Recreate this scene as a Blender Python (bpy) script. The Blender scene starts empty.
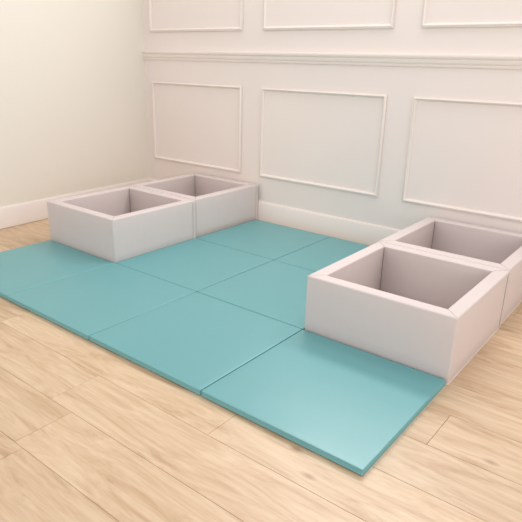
import bpy, bmesh, math, random
from mathutils import Vector, Matrix
random.seed(7)
U = 0.73            # one mat = 0.73 m
T = 0.039           # mat thickness in mat units (z = 0 is the mat top in the survey)
C = bpy.context.scene.collection

# ------------------------------------------------------------------ helpers
def srgb(r, g, b):
    f = lambda c: (c/255/12.92) if c/255 <= .04045 else ((c/255+.055)/1.055)**2.4
    return (f(r), f(g), f(b), 1)

def link(name, bm, m, parent=None, smooth=True, angle=35):
    me = bpy.data.meshes.new(name)
    bmesh.ops.recalc_face_normals(bm, faces=bm.faces)
    for f in bm.faces: f.smooth = smooth
    if smooth:
        a = math.radians(angle)
        for e in bm.edges:
            if len(e.link_faces) == 2 and e.calc_face_angle(0) > a: e.smooth = False
    bm.to_mesh(me); bm.free()
    o = bpy.data.objects.new(name, me); C.objects.link(o)
    if m: me.materials.append(m)
    if parent: o.parent = parent
    return o

def tag(o, label=None, cat=None, group=None, kind=None):
    if label: o['label'] = label
    if cat: o['category'] = cat
    if group: o['group'] = group
    if kind: o['kind'] = kind
    return o

def box(bm, x0, x1, y0, y1, z0, z1):
    vs = [bm.verts.new(p) for p in ((x0,y0,z0),(x1,y0,z0),(x1,y1,z0),(x0,y1,z0),(x0,y0,z1),(x1,y0,z1),(x1,y1,z1),(x0,y1,z1))]
    fs = [bm.faces.new([vs[i] for i in q]) for q in ((3,2,1,0),(4,5,6,7),(0,1,5,4),(1,2,6,5),(2,3,7,6),(3,0,4,7))]
    return vs, fs

def rings(bm, loops, cap_first=True, cap_last=True, closed=True):
    """skin a list of equally long vertex loops"""
    L = [[bm.verts.new(p) for p in lp] for lp in loops]
    n = len(L[0])
    for a, b in zip(L, L[1:]):
        for i in range(n if closed else n-1):
            j = (i+1) % n
            bm.faces.new((a[i], a[j], b[j], b[i]))
    if cap_first: bm.faces.new(L[0][::-1])
    if cap_last: bm.faces.new(L[-1])
    return L

# ------------------------------------------------------------------ materials
def new_mat(name):
    m = bpy.data.materials.new(name); m.use_nodes = True
    nt = m.node_tree; b = nt.nodes['Principled BSDF']
    return m, nt, b

def N(nt, t, **kw):
    n = nt.nodes.new(t)
    for k, v in kw.items():
        if k.startswith('i_'): n.inputs[k[2:]].default_value = v
        else: setattr(n, k, v)
    return n

def vinyl(name, col, rough=.45, spec=.5, grain=.06, wrinkle=.12, coat=0, wr_scale=5, mott=.05):
    m, nt, b = new_mat(name)
    tc = N(nt, 'ShaderNodeTexCoord')
    n1 = N(nt, 'ShaderNodeTexNoise'); n1.inputs['Scale'].default_value = 600; n1.inputs['Detail'].default_value = 2
    n2 = N(nt, 'ShaderNodeTexNoise'); n2.inputs['Scale'].default_value = wr_scale; n2.inputs['Detail'].default_value = 3
    n2.inputs['Distortion'].default_value = .6
    nt.links.new(tc.outputs['Object'], n1.inputs['Vector']); nt.links.new(tc.outputs['Object'], n2.inputs['Vector'])
    b1 = N(nt, 'ShaderNodeBump'); b1.inputs['Strength'].default_value = grain; b1.inputs['Distance'].default_value = .002
    b2 = N(nt, 'ShaderNodeBump'); b2.inputs['Strength'].default_value = wrinkle; b2.inputs['Distance'].default_value = .02
    nt.links.new(n2.outputs['Fac'], b2.inputs['Height']); nt.links.new(n1.outputs['Fac'], b1.inputs['Height'])
    nt.links.new(b2.outputs['Normal'], b1.inputs['Normal']); nt.links.new(b1.outputs['Normal'], b.inputs['Normal'])
    mx = N(nt, 'ShaderNodeMix', data_type='RGBA'); mx.inputs[6].default_value = col
    mx.inputs[7].default_value = tuple(c*(1-2*mott) for c in col[:3])+(1,)
    nt.links.new(n2.outputs['Fac'], mx.inputs[0]); nt.links.new(mx.outputs[2], b.inputs['Base Color'])
    b.inputs['Roughness'].default_value = rough
    b.inputs['Specular IOR Level'].default_value = spec
    return m

def paint(name, col, rough=.6, bump=.03):
    m, nt, b = new_mat(name)
    tc = N(nt, 'ShaderNodeTexCoord')
    n1 = N(nt, 'ShaderNodeTexNoise'); n1.inputs['Scale'].default_value = 180; n1.inputs['Detail'].default_value = 3
    n2 = N(nt, 'ShaderNodeTexNoise'); n2.inputs['Scale'].default_value = .9; n2.inputs['Detail'].default_value = 1
    for n in (n1, n2): nt.links.new(tc.outputs['Object'], n.inputs['Vector'])
    bp = N(nt, 'ShaderNodeBump'); bp.inputs['Strength'].default_value = bump; bp.inputs['Distance'].default_value = .002
    nt.links.new(n1.outputs['Fac'], bp.inputs['Height']); nt.links.new(bp.outputs['Normal'], b.inputs['Normal'])
    mx = N(nt, 'ShaderNodeMix', data_type='RGBA'); mx.inputs[6].default_value = col
    mx.inputs[7].default_value = tuple(c*.97 for c in col[:3])+(1,)
    nt.links.new(n2.outputs['Fac'], mx.inputs[0]); nt.links.new(mx.outputs[2], b.inputs['Base Color'])
    b.inputs['Roughness'].default_value = rough
    b.inputs['Specular IOR Level'].default_value = .3
    return m

def wood():
    m, nt, b = new_mat('light_oak_planks')
    at = N(nt, 'ShaderNodeAttribute', attribute_name='plank')      # colour attribute: random r, g, b per plank
    sep = N(nt, 'ShaderNodeSeparateColor'); nt.links.new(at.outputs['Color'], sep.inputs[0])
    tc = N(nt, 'ShaderNodeTexCoord')
    off = N(nt, 'ShaderNodeVectorMath', operation='SCALE'); off.inputs[3].default_value = 37.0
    nt.links.new(at.outputs['Color'], off.inputs[0])
    add = N(nt, 'ShaderNodeVectorMath', operation='ADD')
    nt.links.new(tc.outputs['Object'], add.inputs[0]); nt.links.new(off.outputs[0], add.inputs[1])
    def noise(scale3, sc, det, dist, rough=.5):
        mp = N(nt, 'ShaderNodeMapping'); mp.inputs['Scale'].default_value = scale3
        nt.links.new(add.outputs[0], mp.inputs['Vector'])
        n = N(nt, 'ShaderNodeTexNoise'); n.inputs['Scale'].default_value = sc; n.inputs['Detail'].default_value = det
        n.inputs['Distortion'].default_value = dist; n.inputs['Roughness'].default_value = rough
        nt.links.new(mp.outputs[0], n.inputs['Vector']); return n
    broad = noise((.9, 5.5, 1), 2.4, 5, 1.6, .6)
    fine = noise((2.6, 30, 1), 3.0, 5, .5, .65)
    # cathedral grain
    mp = N(nt, 'ShaderNodeMapping'); mp.inputs['Scale'].default_value = (.35, 4.0, 1)
    nt.links.new(add.outputs[0], mp.inputs['Vector'])
    wv = N(nt, 'ShaderNodeTexWave', wave_type='BANDS', bands_direction='Y'); wv.inputs['Scale'].default_value = 2.2
    wv.inputs['Distortion'].default_value = 9; wv.inputs['Detail'].default_value = 3; wv.inputs['Detail Scale'].default_value = .8
    nt.links.new(mp.outputs[0], wv.inputs['Vector'])
    r1 = N(nt, 'ShaderNodeValToRGB')
    r1.color_ramp.elements[0].position = .30; r1.color_ramp.elements[0].color = srgb(198, 163, 126)
    r1.color_ramp.elements[1].position = .62; r1.color_ramp.elements[1].color = srgb(229, 202, 169)
    e = r1.color_ramp.elements.new(.45); e.color = srgb(217, 187, 152)
    nt.links.new(broad.outputs['Fac'], r1.inputs[0])
    r2 = N(nt, 'ShaderNodeValToRGB')
    r2.color_ramp.elements[0].position = .32; r2.color_ramp.elements[0].color = (.74, .66, .57, 1)
    r2.color_ramp.elements[1].position = .58; r2.color_ramp.elements[1].color = (1, 1, 1, 1)
    nt.links.new(fine.outputs['Fac'], r2.inputs[0])
    m1 = N(nt, 'ShaderNodeMix', data_type='RGBA', blend_type='MULTIPLY'); m1.inputs[0].default_value = .33
    nt.links.new(r1.outputs[0], m1.inputs[6]); nt.links.new(r2.outputs[0], m1.inputs[7])
    r3 = N(nt, 'ShaderNodeValToRGB')
    r3.color_ramp.elements[0].position = 0; r3.color_ramp.elements[0].color = (.86, .80, .72, 1)
    r3.color_ramp.elements[1].position = .5; r3.color_ramp.elements[1].color = (1, 1, 1, 1)
    nt.links.new(wv.outputs['Fac'], r3.inputs[0])
    m2 = N(nt, 'ShaderNodeMix', data_type='RGBA', blend_type='MULTIPLY'); m2.inputs[0].default_value = .2
    nt.links.new(m1.outputs[2], m2.inputs[6]); nt.links.new(r3.outputs[0], m2.inputs[7])
    # sparse knots
    mk = N(nt, 'ShaderNodeMapping'); mk.inputs['Scale'].default_value = (1.6, 3.4, 1)
    nt.links.new(add.outputs[0], mk.inputs['Vector'])
    vo = N(nt, 'ShaderNodeTexVoronoi'); vo.inputs['Scale'].default_value = 1.25
    nt.links.new(mk.outputs[0], vo.inputs['Vector'])
    r4 = N(nt, 'ShaderNodeValToRGB')
    r4.color_ramp.elements[0].position = .012; r4.color_ramp.elements[0].color = (.42, .28, .17, 1)
    r4.color_ramp.elements[1].position = .075; r4.color_ramp.elements[1].color = (1, 1, 1, 1)
    nt.links.new(vo.outputs['Distance'], r4.inputs[0])
    m3 = N(nt, 'ShaderNodeMix', data_type='RGBA', blend_type='MULTIPLY'); m3.inputs[0].default_value = .7
    nt.links.new(m2.outputs[2], m3.inputs[6]); nt.links.new(r4.outputs[0], m3.inputs[7])
    # plank to plank brightness
    mr = N(nt, 'ShaderNodeMapRange'); mr.inputs[3].default_value = .86; mr.inputs[4].default_value = .98
    nt.links.new(sep.outputs[0], mr.inputs[0])
    hs = N(nt, 'ShaderNodeHueSaturation'); nt.links.new(mr.outputs[0], hs.inputs['Value'])
    nt.links.new(m3.outputs[2], hs.inputs['Color']); nt.links.new(hs.outputs[0], b.inputs['Base Color'])
    b.inputs['Roughness'].default_value = .42; b.inputs['Specular IOR Level'].default_value = .75
    bp = N(nt, 'ShaderNodeBump'); bp.inputs['Strength'].default_value = .08; bp.inputs['Distance'].default_value = .002
    nt.links.new(fine.outputs['Fac'], bp.inputs['Height']); nt.links.new(bp.outputs[0], b.inputs['Normal'])
    return m

M_wood = wood()
M_gap = paint('plank_gap', srgb(120, 84, 56), .8)
M_wall = paint('cream_wall_paint', srgb(238, 228, 222), .6)
M_wall_left = paint('warm_cream_wall_paint', srgb(235, 229, 218), .65)
M_trim = paint('cream_satin_trim', srgb(238, 228, 221), .58, .01)
M_teal = vinyl('teal_vinyl', srgb(98, 166, 170), rough=.38, spec=1.0, grain=.05, wrinkle=.08, wr_scale=4, mott=.02)
M_teal_d = vinyl('teal_vinyl_underside', srgb(38, 78, 80), rough=.7, spec=.3)
M_grey = vinyl('warm_grey_vinyl', srgb(219, 207, 204), rough=.58, spec=.22, grain=.06, wrinkle=.14, wr_scale=6, mott=.02)
M_grey_in = vinyl('grey_vinyl_flap', srgb(216, 205, 201), rough=.42, spec=.5)
M_stitch = vinyl('stitched_seam', srgb(196, 184, 180), rough=.6, spec=.3)
M_pipe = vinyl('pale_piping', srgb(226, 226, 216), rough=.5)
M_crease_shade = vinyl('crease_shade', srgb(112, 98, 94), rough=.8, spec=.2)  # shade of the bin corner creases, given as a dark colour
M_hem = vinyl('pale_hem', srgb(238, 230, 222), rough=.5)
M_base = vinyl('bin_base_vinyl', srgb(190, 180, 176), rough=.6, spec=.3)

# ------------------------------------------------------------------ the setting
def build_floor():
    bm = bmesh.new()
    lay = bm.loops.layers.color.new('plank')
    PW, PL, g, bv = .314*U, 1.95*U, .0006, .0014
    joint = {0: 4.127, -2: 3.26, -4: 2.595, -1: 3.0, -3: 4.35, 1: 3.05+1.95, 2: 4.9, 3: 3.4, 4: 5.1}
    for k in range(-15, 9):
        y0 = (.41+.314*k)*U; y1 = y0+PW
        if y0 > 3.14*U: continue
        y1 = min(y1, 3.14*U)
        j = joint.get(k, random.random()*1.95)*U
        x = j - PL*math.ceil((j+1.2*U)/PL)
        while x < 7.2*U:
            xa, xb = max(x, -1.05*U), min(x+PL, 7.2*U)
            if xb > xa+.01:
                zt, zb = 0, -.004
                lo = [(xa+g,y0+g),(xb-g,y0+g),(xb-g,y1-g),(xa+g,y1-g)]
                hi = [(xa+g+bv,y0+g+bv),(xb-g-bv,y0+g+bv),(xb-g-bv,y1-g-bv),(xa+g+bv,y1-g-bv)]
                nf = len(bm.faces)
                rings(bm, [[(a,b,zb) for a,b in lo],[(a,b,zt-bv*.6) for a,b in lo],[(a,b,zt) for a,b in hi]], cap_first=False)
                bm.faces.ensure_lookup_table()
                c = (random.random(), random.random(), random.random(), 1)
                for f in bm.faces[nf:]:
                    for l in f.loops: l[lay] = c
            x += PL
    nf = len(bm.faces)
    _, fs = box(bm, -1.05*U, 7.2*U, -4.3*U, 3.14*U, -.03, -.0035)
    for f in fs: f.material_index = 1
    o = link('floor', bm, M_wood, smooth=False)
    o.data.materials.append(M_gap)
    tag(o, 'light oak plank floor running along the panelled wall', 'floor', kind='structure')
build_floor()

ZR = lambda z: (z+T)*U            # survey height -> metres
YW = 3.10*U                       # face of the back wall
XL = lambda y: (-.825-.045*(y/U-.9))*U   # face of the left wall
ZTOP = 2.75
yc = YW
# back wall
bm = bmesh.new(); box(bm, XL(yc)-.15, 7.2*U, YW, YW+.12, -.03, ZTOP)
tag(link('wall_back', bm, M_wall, smooth=False), 'cream back wall with picture-frame panelling', 'wall', kind='structure')
bm = bmesh.new()
ya = -4.3*U
poly = [(XL(ya), ya), (XL(yc), yc), (XL(yc)-.12, yc), (XL(ya)-.12, ya)]
rings(bm, [[(a,b,-.03) for a,b in poly], [(a,b,ZTOP) for a,b in poly]])
tag(link('wall_left', bm, M_wall_left, smooth=False), 'plain cream left wall above its tall baseboard', 'wall', kind='structure')

def sweep_strip(bm, p0, p1, nrm, prof):
    """profile [(out, z)] extruded from p0 to p1 (2-D) with outward normal nrm"""
    L = []
    for p in (p0, p1):
        L.append([(p[0]+nrm[0]*o, p[1]+nrm[1]*o, z) for o, z in prof])
    rings(bm, L)
zb = ZR(.19)
bbp = lambda th: [(0,.003),(th,.003),(th,zb-.016),(th-.003,zb-.012),(th-.005,zb-.006),(th-.009,zb-.001),(th-.012,zb),(0,zb)]
bm = bmesh.new(); sweep_strip(bm, (XL(yc)+.012, YW), (7.2*U, YW), (0,-1), bbp(.020))
tag(link('baseboard_back', bm, M_trim, angle=50), 'tall cream baseboard under the panelled back wall', 'baseboard', kind='structure')
d = Vector((XL(yc)-XL(ya), yc-ya)).normalized(); nl = (d.y, -d.x)
bm = bmesh.new(); sweep_strip(bm, (XL(ya), ya), (XL(yc)-.0005, yc-.0005), nl, bbp(.020))
tag(link('baseboard_left', bm, M_trim, angle=50), 'tall cream baseboard along the left wall', 'baseboard', kind='structure')

# chair rail
z0, z1 = ZR(1.692), ZR(1.80)
rail = [(0,z0),(.008,z0),(.010,z0+.004),(.010,z0+.016),(.014,z0+.020),(.018,z0+.030),(.018,z0+.046),(.024,z0+.052),(.028,z0+.060),(.028,z1-.006),(.025,z1-.001),(.020,z1),(0,z1)]
bm = bmesh.new(); sweep_strip(bm, (XL(yc)+.001, YW), (7.2*U, YW), (0,-1), rail)
tag(link('trim_1', bm, M_trim, angle=40), 'stepped cream chair rail across the back wall', 'chair rail', kind='structure')

def frame(n, x0, x1, za, zb_, label):
    bm = bmesh.new()
    w = .026
    prof = [(.005,0),(.005,.004),(0,.006),(0,.010),(.002,.012),(.006,.013),(.008,.015),(.012,.018),(.016,.017),(.019,.013),(.021,.009),(.026,.006),(.026,0)]  # (inward, out)
    loops = []
    for i, o in prof:
        loops.append([(x0+i, YW-o, za+i), (x1-i, YW-o, za+i), (x1-i, YW-o, zb_-i), (x0+i, YW-o, zb_-i)])
    rings(bm, loops, cap_first=False, cap_last=False)
    tag(link('trim_%d' % n, bm, M_trim, angle=40), label, 'wall moulding', kind='structure')
xs = [(-.79, .685), (.965, 2.44), (2.70, 4.175), (4.44, 5.915)]
names = ['leftmost', 'second', 'third', 'rightmost']
n = 2
for i, (a, b) in enumerate(xs):
    frame(n, a*U, b*U, ZR(.472), ZR(1.443), '%s lower rectangular panel moulding, below the chair rail' % names[i]); n += 1
for i, (a, b) in enumerate(xs):
    frame(n, a*U, b*U, ZR(2.010), ZR(3.30), '%s upper rectangular panel moulding, above the chair rail' % names[i]); n += 1

# ------------------------------------------------------------------ mats
def empty(name, x, y, z=0, rz=0):
    o = bpy.data.objects.new(name, None); C.objects.link(o)
    o.location = (x, y, z); o.rotation_euler = (0, 0, rz); o.empty_display_size = .1
    return o

def rr(x0, x1, y0, y1, r, z, seg=4):
    """rounded rectangle loop, CCW"""
    P = []
    for cx, cy, a0 in ((x1-r, y0+r, -90), (x1-r, y1-r, 0), (x0+r, y1-r, 90), (x0+r, y0+r, 180)):
        for s in range(seg+1):
            a = math.radians(a0+90*s/seg)
            P.append((cx+r*math.cos(a), cy+r*math.sin(a), z))
    return P

def mat_cover(h, L, gap):
    bm = bmesh.new(); a, b = gap, L-gap
    e = .0035
    loops = []
    loops.append(rr(a+.0005, b-.0005, a+.0005, b-.0005, .006, .0038))
    loops.append(rr(a-.0003, b+.0003, a-.0003, b+.0003, .006, .0044))   # stitched lower hem
    loops.append(rr(a-.0003, b+.0003, a-.0003, b+.0003, .006, .0056))
    loops.append(rr(a+.0006, b-.0006, a+.0006, b-.0006, .006, .0066))
    for s in range(0, 6):
        t = math.radians(90*s/5)
        i = e*(1-math.cos(t)); z = (h-.0012-e)+e*math.sin(t)
        loops.append(rr(a+i, b-i, a+i, b-i, .006, z))
    for i, z in ((.014, h-.0008), (.03, h-.0004), (.07, h), (.2, h)):
        loops.append(rr(a+i, b-i, a+i, b-i, .006, z))
    rings(bm, loops)
    return bm

H = T*U
def make_mat():
    root = empty('play_mat', 0, 0)
    link('cover', mat_cover(H, U, .0023), M_teal, root, angle=60)
    bm = bmesh.new()
    rings(bm, [rr(.006, U-.006, .006, U-.006, .006, 0), rr(.006, U-.006, .006, U-.006, .006, .004)])
    tag(link('underside', bm, M_teal_d, root), 'dark underside of the mat')
    bm = bmesh.new(); box(bm, U-.0012, U+.0002, .008, U-.006, .0006, .0034)
    tag(link('edge_piping', bm, M_pipe, root), 'pale piping along the bottom edge')
    return root

def copy_tree(o):
    c = o.copy(); C.objects.link(c)
    for ch in [k for k in bpy.data.objects if k.parent == o]:
        k = ch.copy(); C.objects.link(k); k.parent = c
    return c

mat_spec = [   # column, row, dx, dy (mm), label
    (0, 0, 0, 0, 'leftmost teal vinyl mat, on bare floor before the left bins'),
    (1, 0, 0, 0, 'teal vinyl mat in the front row, second from the left'),
    (2, 0, 0, 0, 'teal vinyl mat in the front row, third from the left'),
    (3, 0, 0, 0, 'teal vinyl mat nearest the camera, in front of the right bins'),
    (1, 1, 0, 0, 'teal vinyl mat in the middle row, against the nearer left bin'),
    (2, 1, 0, 0, 'teal vinyl mat in the middle row, against the nearer right bin'),
    (1, 2, 0, 0, 'teal vinyl mat by the wall, against the farther left bin'),
    (2, 2, 0, 0, 'teal vinyl mat by the wall, half hidden by the right pair of bins'),
]
proto = make_mat()
for i, (c, r, dx, dy, lab) in enumerate(mat_spec):
    o = proto if i == 0 else copy_tree(proto)
    o.location = (c*U+dx/1000, r*U+dy/1000, 0)
    if (c, r) == (1, 0):
        o.scale = (1.0034, 1.0034, 1); o.location.x -= .0012; o.location.y -= .0012
    tag(o, lab, 'play mat', 'teal play mats laid edge to edge')

# ------------------------------------------------------------------ bins
HB = (.386+T)*U      # height
def panel_bm(L, w, h, g=.0013, r=.007):
    """one foam wall with mitred ends: outer face on y=0, inner on y=w, top edges rounded"""
    def loop(z, i):              # i: how far the faces are drawn in (rounded top)
        o, n_ = i, w-i
        P = []
        # outer side with half-round vertical corners, shared with the neighbour at the mitre
        for s in range(4):
            t = math.radians(45+45*s/3)
            px, py = r-r*math.sin(math.radians(90)-0)*0, 0
            a = math.radians(225+45*s/3)
            P.append((r+r*math.cos(a)+(i if s == 0 else i*(1-s/3)) + (.0002 if s == 0 else 0), r+r*math.sin(a)+o))
        Q = [(L-x, y) for x, y in P[::-1]]
        P = P+Q
        P += [(L-w+i-g, n_), (w-i+g, n_)]
        return [(x, y, z) for x, y in P]
    bm = bmesh.new()
    e = .008
    loops = [loop(.0015, .0015), loop(.004, 0)]
    for k in range(1, 5): loops.append(loop(.004+(h-.004-e)*k/4, 0))
    for s in range(1, 6):
        t = math.radians(90*s/5)
        loops.append(loop(h-e+e*math.sin(t), e*(1-math.cos(t))))
    rings(bm, loops)
    return bm

def make_bin(Lx, Ly):
    """origin: front-left corner on the floor; closure flap on the +X face near the back"""
    w = .094*U
    root = empty('toy_bin', 0, 0)
    for k in range(4):
        L = Lx if k % 2 == 0 else Ly
        o = link('side_panel', panel_bm(L, w, HB), M_grey, root, angle=50)
        o.location = [(0,0,0), (Lx,0,0), (Lx,Ly,0), (0,Ly,0)][k]
        o.rotation_euler = (0, 0, math.pi/2*k)
    bm = bmesh.new()
    rings(bm, [rr(w+.001, Lx-w-.001, w+.001, Ly-w-.001, .004, .002), rr(w+.001, Lx-w-.001, w+.001, Ly-w-.001, .004, .014), rr(w+.006, Lx-w-.006, w+.006, Ly-w-.006, .004, .018)])
    link('base', bm, M_base, root)
    for k in range(4):                       # dark plates in the mitre gaps, crease shade put into their colour
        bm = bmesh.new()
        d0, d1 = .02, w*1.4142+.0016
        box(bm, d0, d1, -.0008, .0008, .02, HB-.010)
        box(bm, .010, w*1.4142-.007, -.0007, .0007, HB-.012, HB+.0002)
        c = link('corner_shade_plate', bm, M_crease_shade, root, smooth=False)
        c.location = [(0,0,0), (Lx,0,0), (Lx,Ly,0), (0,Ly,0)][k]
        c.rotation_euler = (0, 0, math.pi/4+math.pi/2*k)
    # closure flap, wrapped round from the back panel
    bm = bmesh.new()
    z0, z1 = .006, HB-.012
    y0, y1 = Ly-.036, Ly-.0075
    loops = []
    for i, x in ((.003, Lx+.0001), (.003, Lx+.0016), (0, Lx+.0018), (0, Lx+.0030), (.0008, Lx+.0040)):
        P = []
        for (cy, cz, a0) in ((y0+.006, z0+.006, 180), (y1-.003, z0+.003, 270), (y1-.003, z1-.003, 0), (y0+.006, z1-.006, 90)):
            rr_ = .006 if cy < (y0+y1)/2 else .003
            for s in range(4):
                a = math.radians(a0+90*s/3)
                P.append((x, cy+(rr_-i)*math.cos(a), cz+(rr_-i)*math.sin(a)))
        loops.append(P)
    rings(bm, loops)
    f = link('closure_flap', bm, M_grey_in, root, angle=40)
    # stitched bottom hem on all four sides
    bm = bmesh.new()
    z0, z1 = .001, .0045
    o_ = .0020
    A = rr(-o_, Lx+o_, -o_, Ly+o_, .008, z0); B = rr(-o_, Lx+o_, -o_, Ly+o_, .008, z1)
    A2 = rr(.0003, Lx-.0003, .0003, Ly-.0003, .0072, z0); B2 = rr(.0003, Lx-.0003, .0003, Ly-.0003, .0072, z1)
    n_ = len(A); rows = [[bm.verts.new(p) for p in q] for q in (A, B, B2, A2)]
    for a in range(4):
        r0, r1 = rows[a], rows[(a+1) % 4]
        for i in range(n_):
            j = (i+1) % n_; bm.faces.new((r0[i], r0[j], r1[j], r1[i]))
    link('hem', bm, M_hem, root, angle=40)
    return root

bin_spec = [  # x, y, rot, label
    (.0005, 1.004, 0, 'light grey padded bin, nearer of the left pair'),
    (-.020, 2.0345, .5, 'light grey padded bin, farther of the left pair, against the panelled wall'),
    (3.005, 1.006, 0, 'light grey padded bin, nearer of the right pair, behind the frontmost mat'),
    (2.997, 2.0365, 0, 'light grey padded bin, farther of the right pair, cut by the right edge'),
]
pb = make_bin(1.0*U, 1.022*U)
for i, (x, y, rz, lab) in enumerate(bin_spec):
    o = pb if i == 0 else copy_tree(pb)
    o.location = (x*U, y*U, 0); o.rotation_euler = (0, 0, math.radians(rz))
    tag(o, lab, 'toy bin', 'square padded toy bins')

# ------------------------------------------------------------------ camera
R = Matrix(((.786617, -.22318882, .57569128), (.6169511, .24697161, -.74724586), (.02459752, .94296966, .33196865)))
cam = bpy.data.cameras.new('camera'); co = bpy.data.objects.new('camera', cam); C.objects.link(co)
mw = R.to_4x4(); mw.translation = Vector((4.8744*U, -1.9174*U, (1.694+T)*U))
co.matrix_world = mw
cam.sensor_width = 36; cam.lens = 564.2285/522*36; cam.clip_start = .05
bpy.context.scene.camera = co

# ------------------------------------------------------------------ light
WB, WX, WY, WZ = .885, .06, -.28, -.02
WC = (1, .98, .985, 1)
w = bpy.data.worlds.new('world'); bpy.context.scene.world = w; w.use_nodes = True
nt = w.node_tree; bg = nt.nodes['Background']
tc = N(nt, 'ShaderNodeTexCoord'); sp = N(nt, 'ShaderNodeSeparateXYZ'); nt.links.new(tc.outputs['Generated'], sp.inputs[0])
def mth(op, a, b):
    n = N(nt, 'ShaderNodeMath', operation=op)
    for i, v in enumerate((a, b)):
        if isinstance(v, (int, float)): n.inputs[i].default_value = v
        else: nt.links.new(v, n.inputs[i])
    return n.outputs[0]
st = mth('ADD', mth('ADD', WB, mth('MULTIPLY', sp.outputs['Z'], WZ)), mth('ADD', mth('MULTIPLY', sp.outputs['X'], WX), mth('MULTIPLY', sp.outputs['Y'], WY)))
st = mth('MAXIMUM', st, .05)
nt.links.new(st, bg.inputs[1]); bg.inputs[0].default_value = WC
def area(name, loc, target, size, power, col=(1,1,1), sy=None):
    l = bpy.data.lights.new(name, 'AREA'); l.energy = power; l.color = col; l.size = size
    if sy: l.shape = 'RECTANGLE'; l.size_y = sy
    o = bpy.data.objects.new(name, l); C.objects.link(o); o.location = loc
    o.rotation_euler = (Vector(target)-Vector(loc)).to_track_quat('-Z', 'Y').to_euler()
    return o
area('mat_sheen_light', (2.0, 2.22, 2.5), (2.0, -2, 2.5), 2.0, 52, (1, .985, .965), .8)  # unseen area light added for sheen on the near mats, no window here
area('window_light', (5.4, .2, 1.3), (.6, 1.6, .5), 1.4, 12, (1, .95, .86))
area('ceiling_light', (1.7, 1.75, 3.2), (1.7, 2.0, 0), 2.2, 14, (1, .97, .95), .5)
sl = bpy.data.lights.new('warm_wall_fill', 'SPOT'); sl.energy = 20; sl.color = (1, .62, .36); sl.spot_size = math.radians(38); sl.spot_blend = 1; sl.shadow_soft_size = .25  # added spot without a real lamp, warms the low back wall
so = bpy.data.objects.new('warm_wall_fill', sl); C.objects.link(so); so.location = (1.9, -.2, 1.3)
so.rotation_euler = (Vector((.75, 2.26, .38))-Vector(so.location)).to_track_quat('-Z', 'Y').to_euler()

sc = bpy.context.scene
sc.view_settings.view_transform = 'Standard'
sc.view_settings.look = 'None'
sc.view_settings.exposure = .05
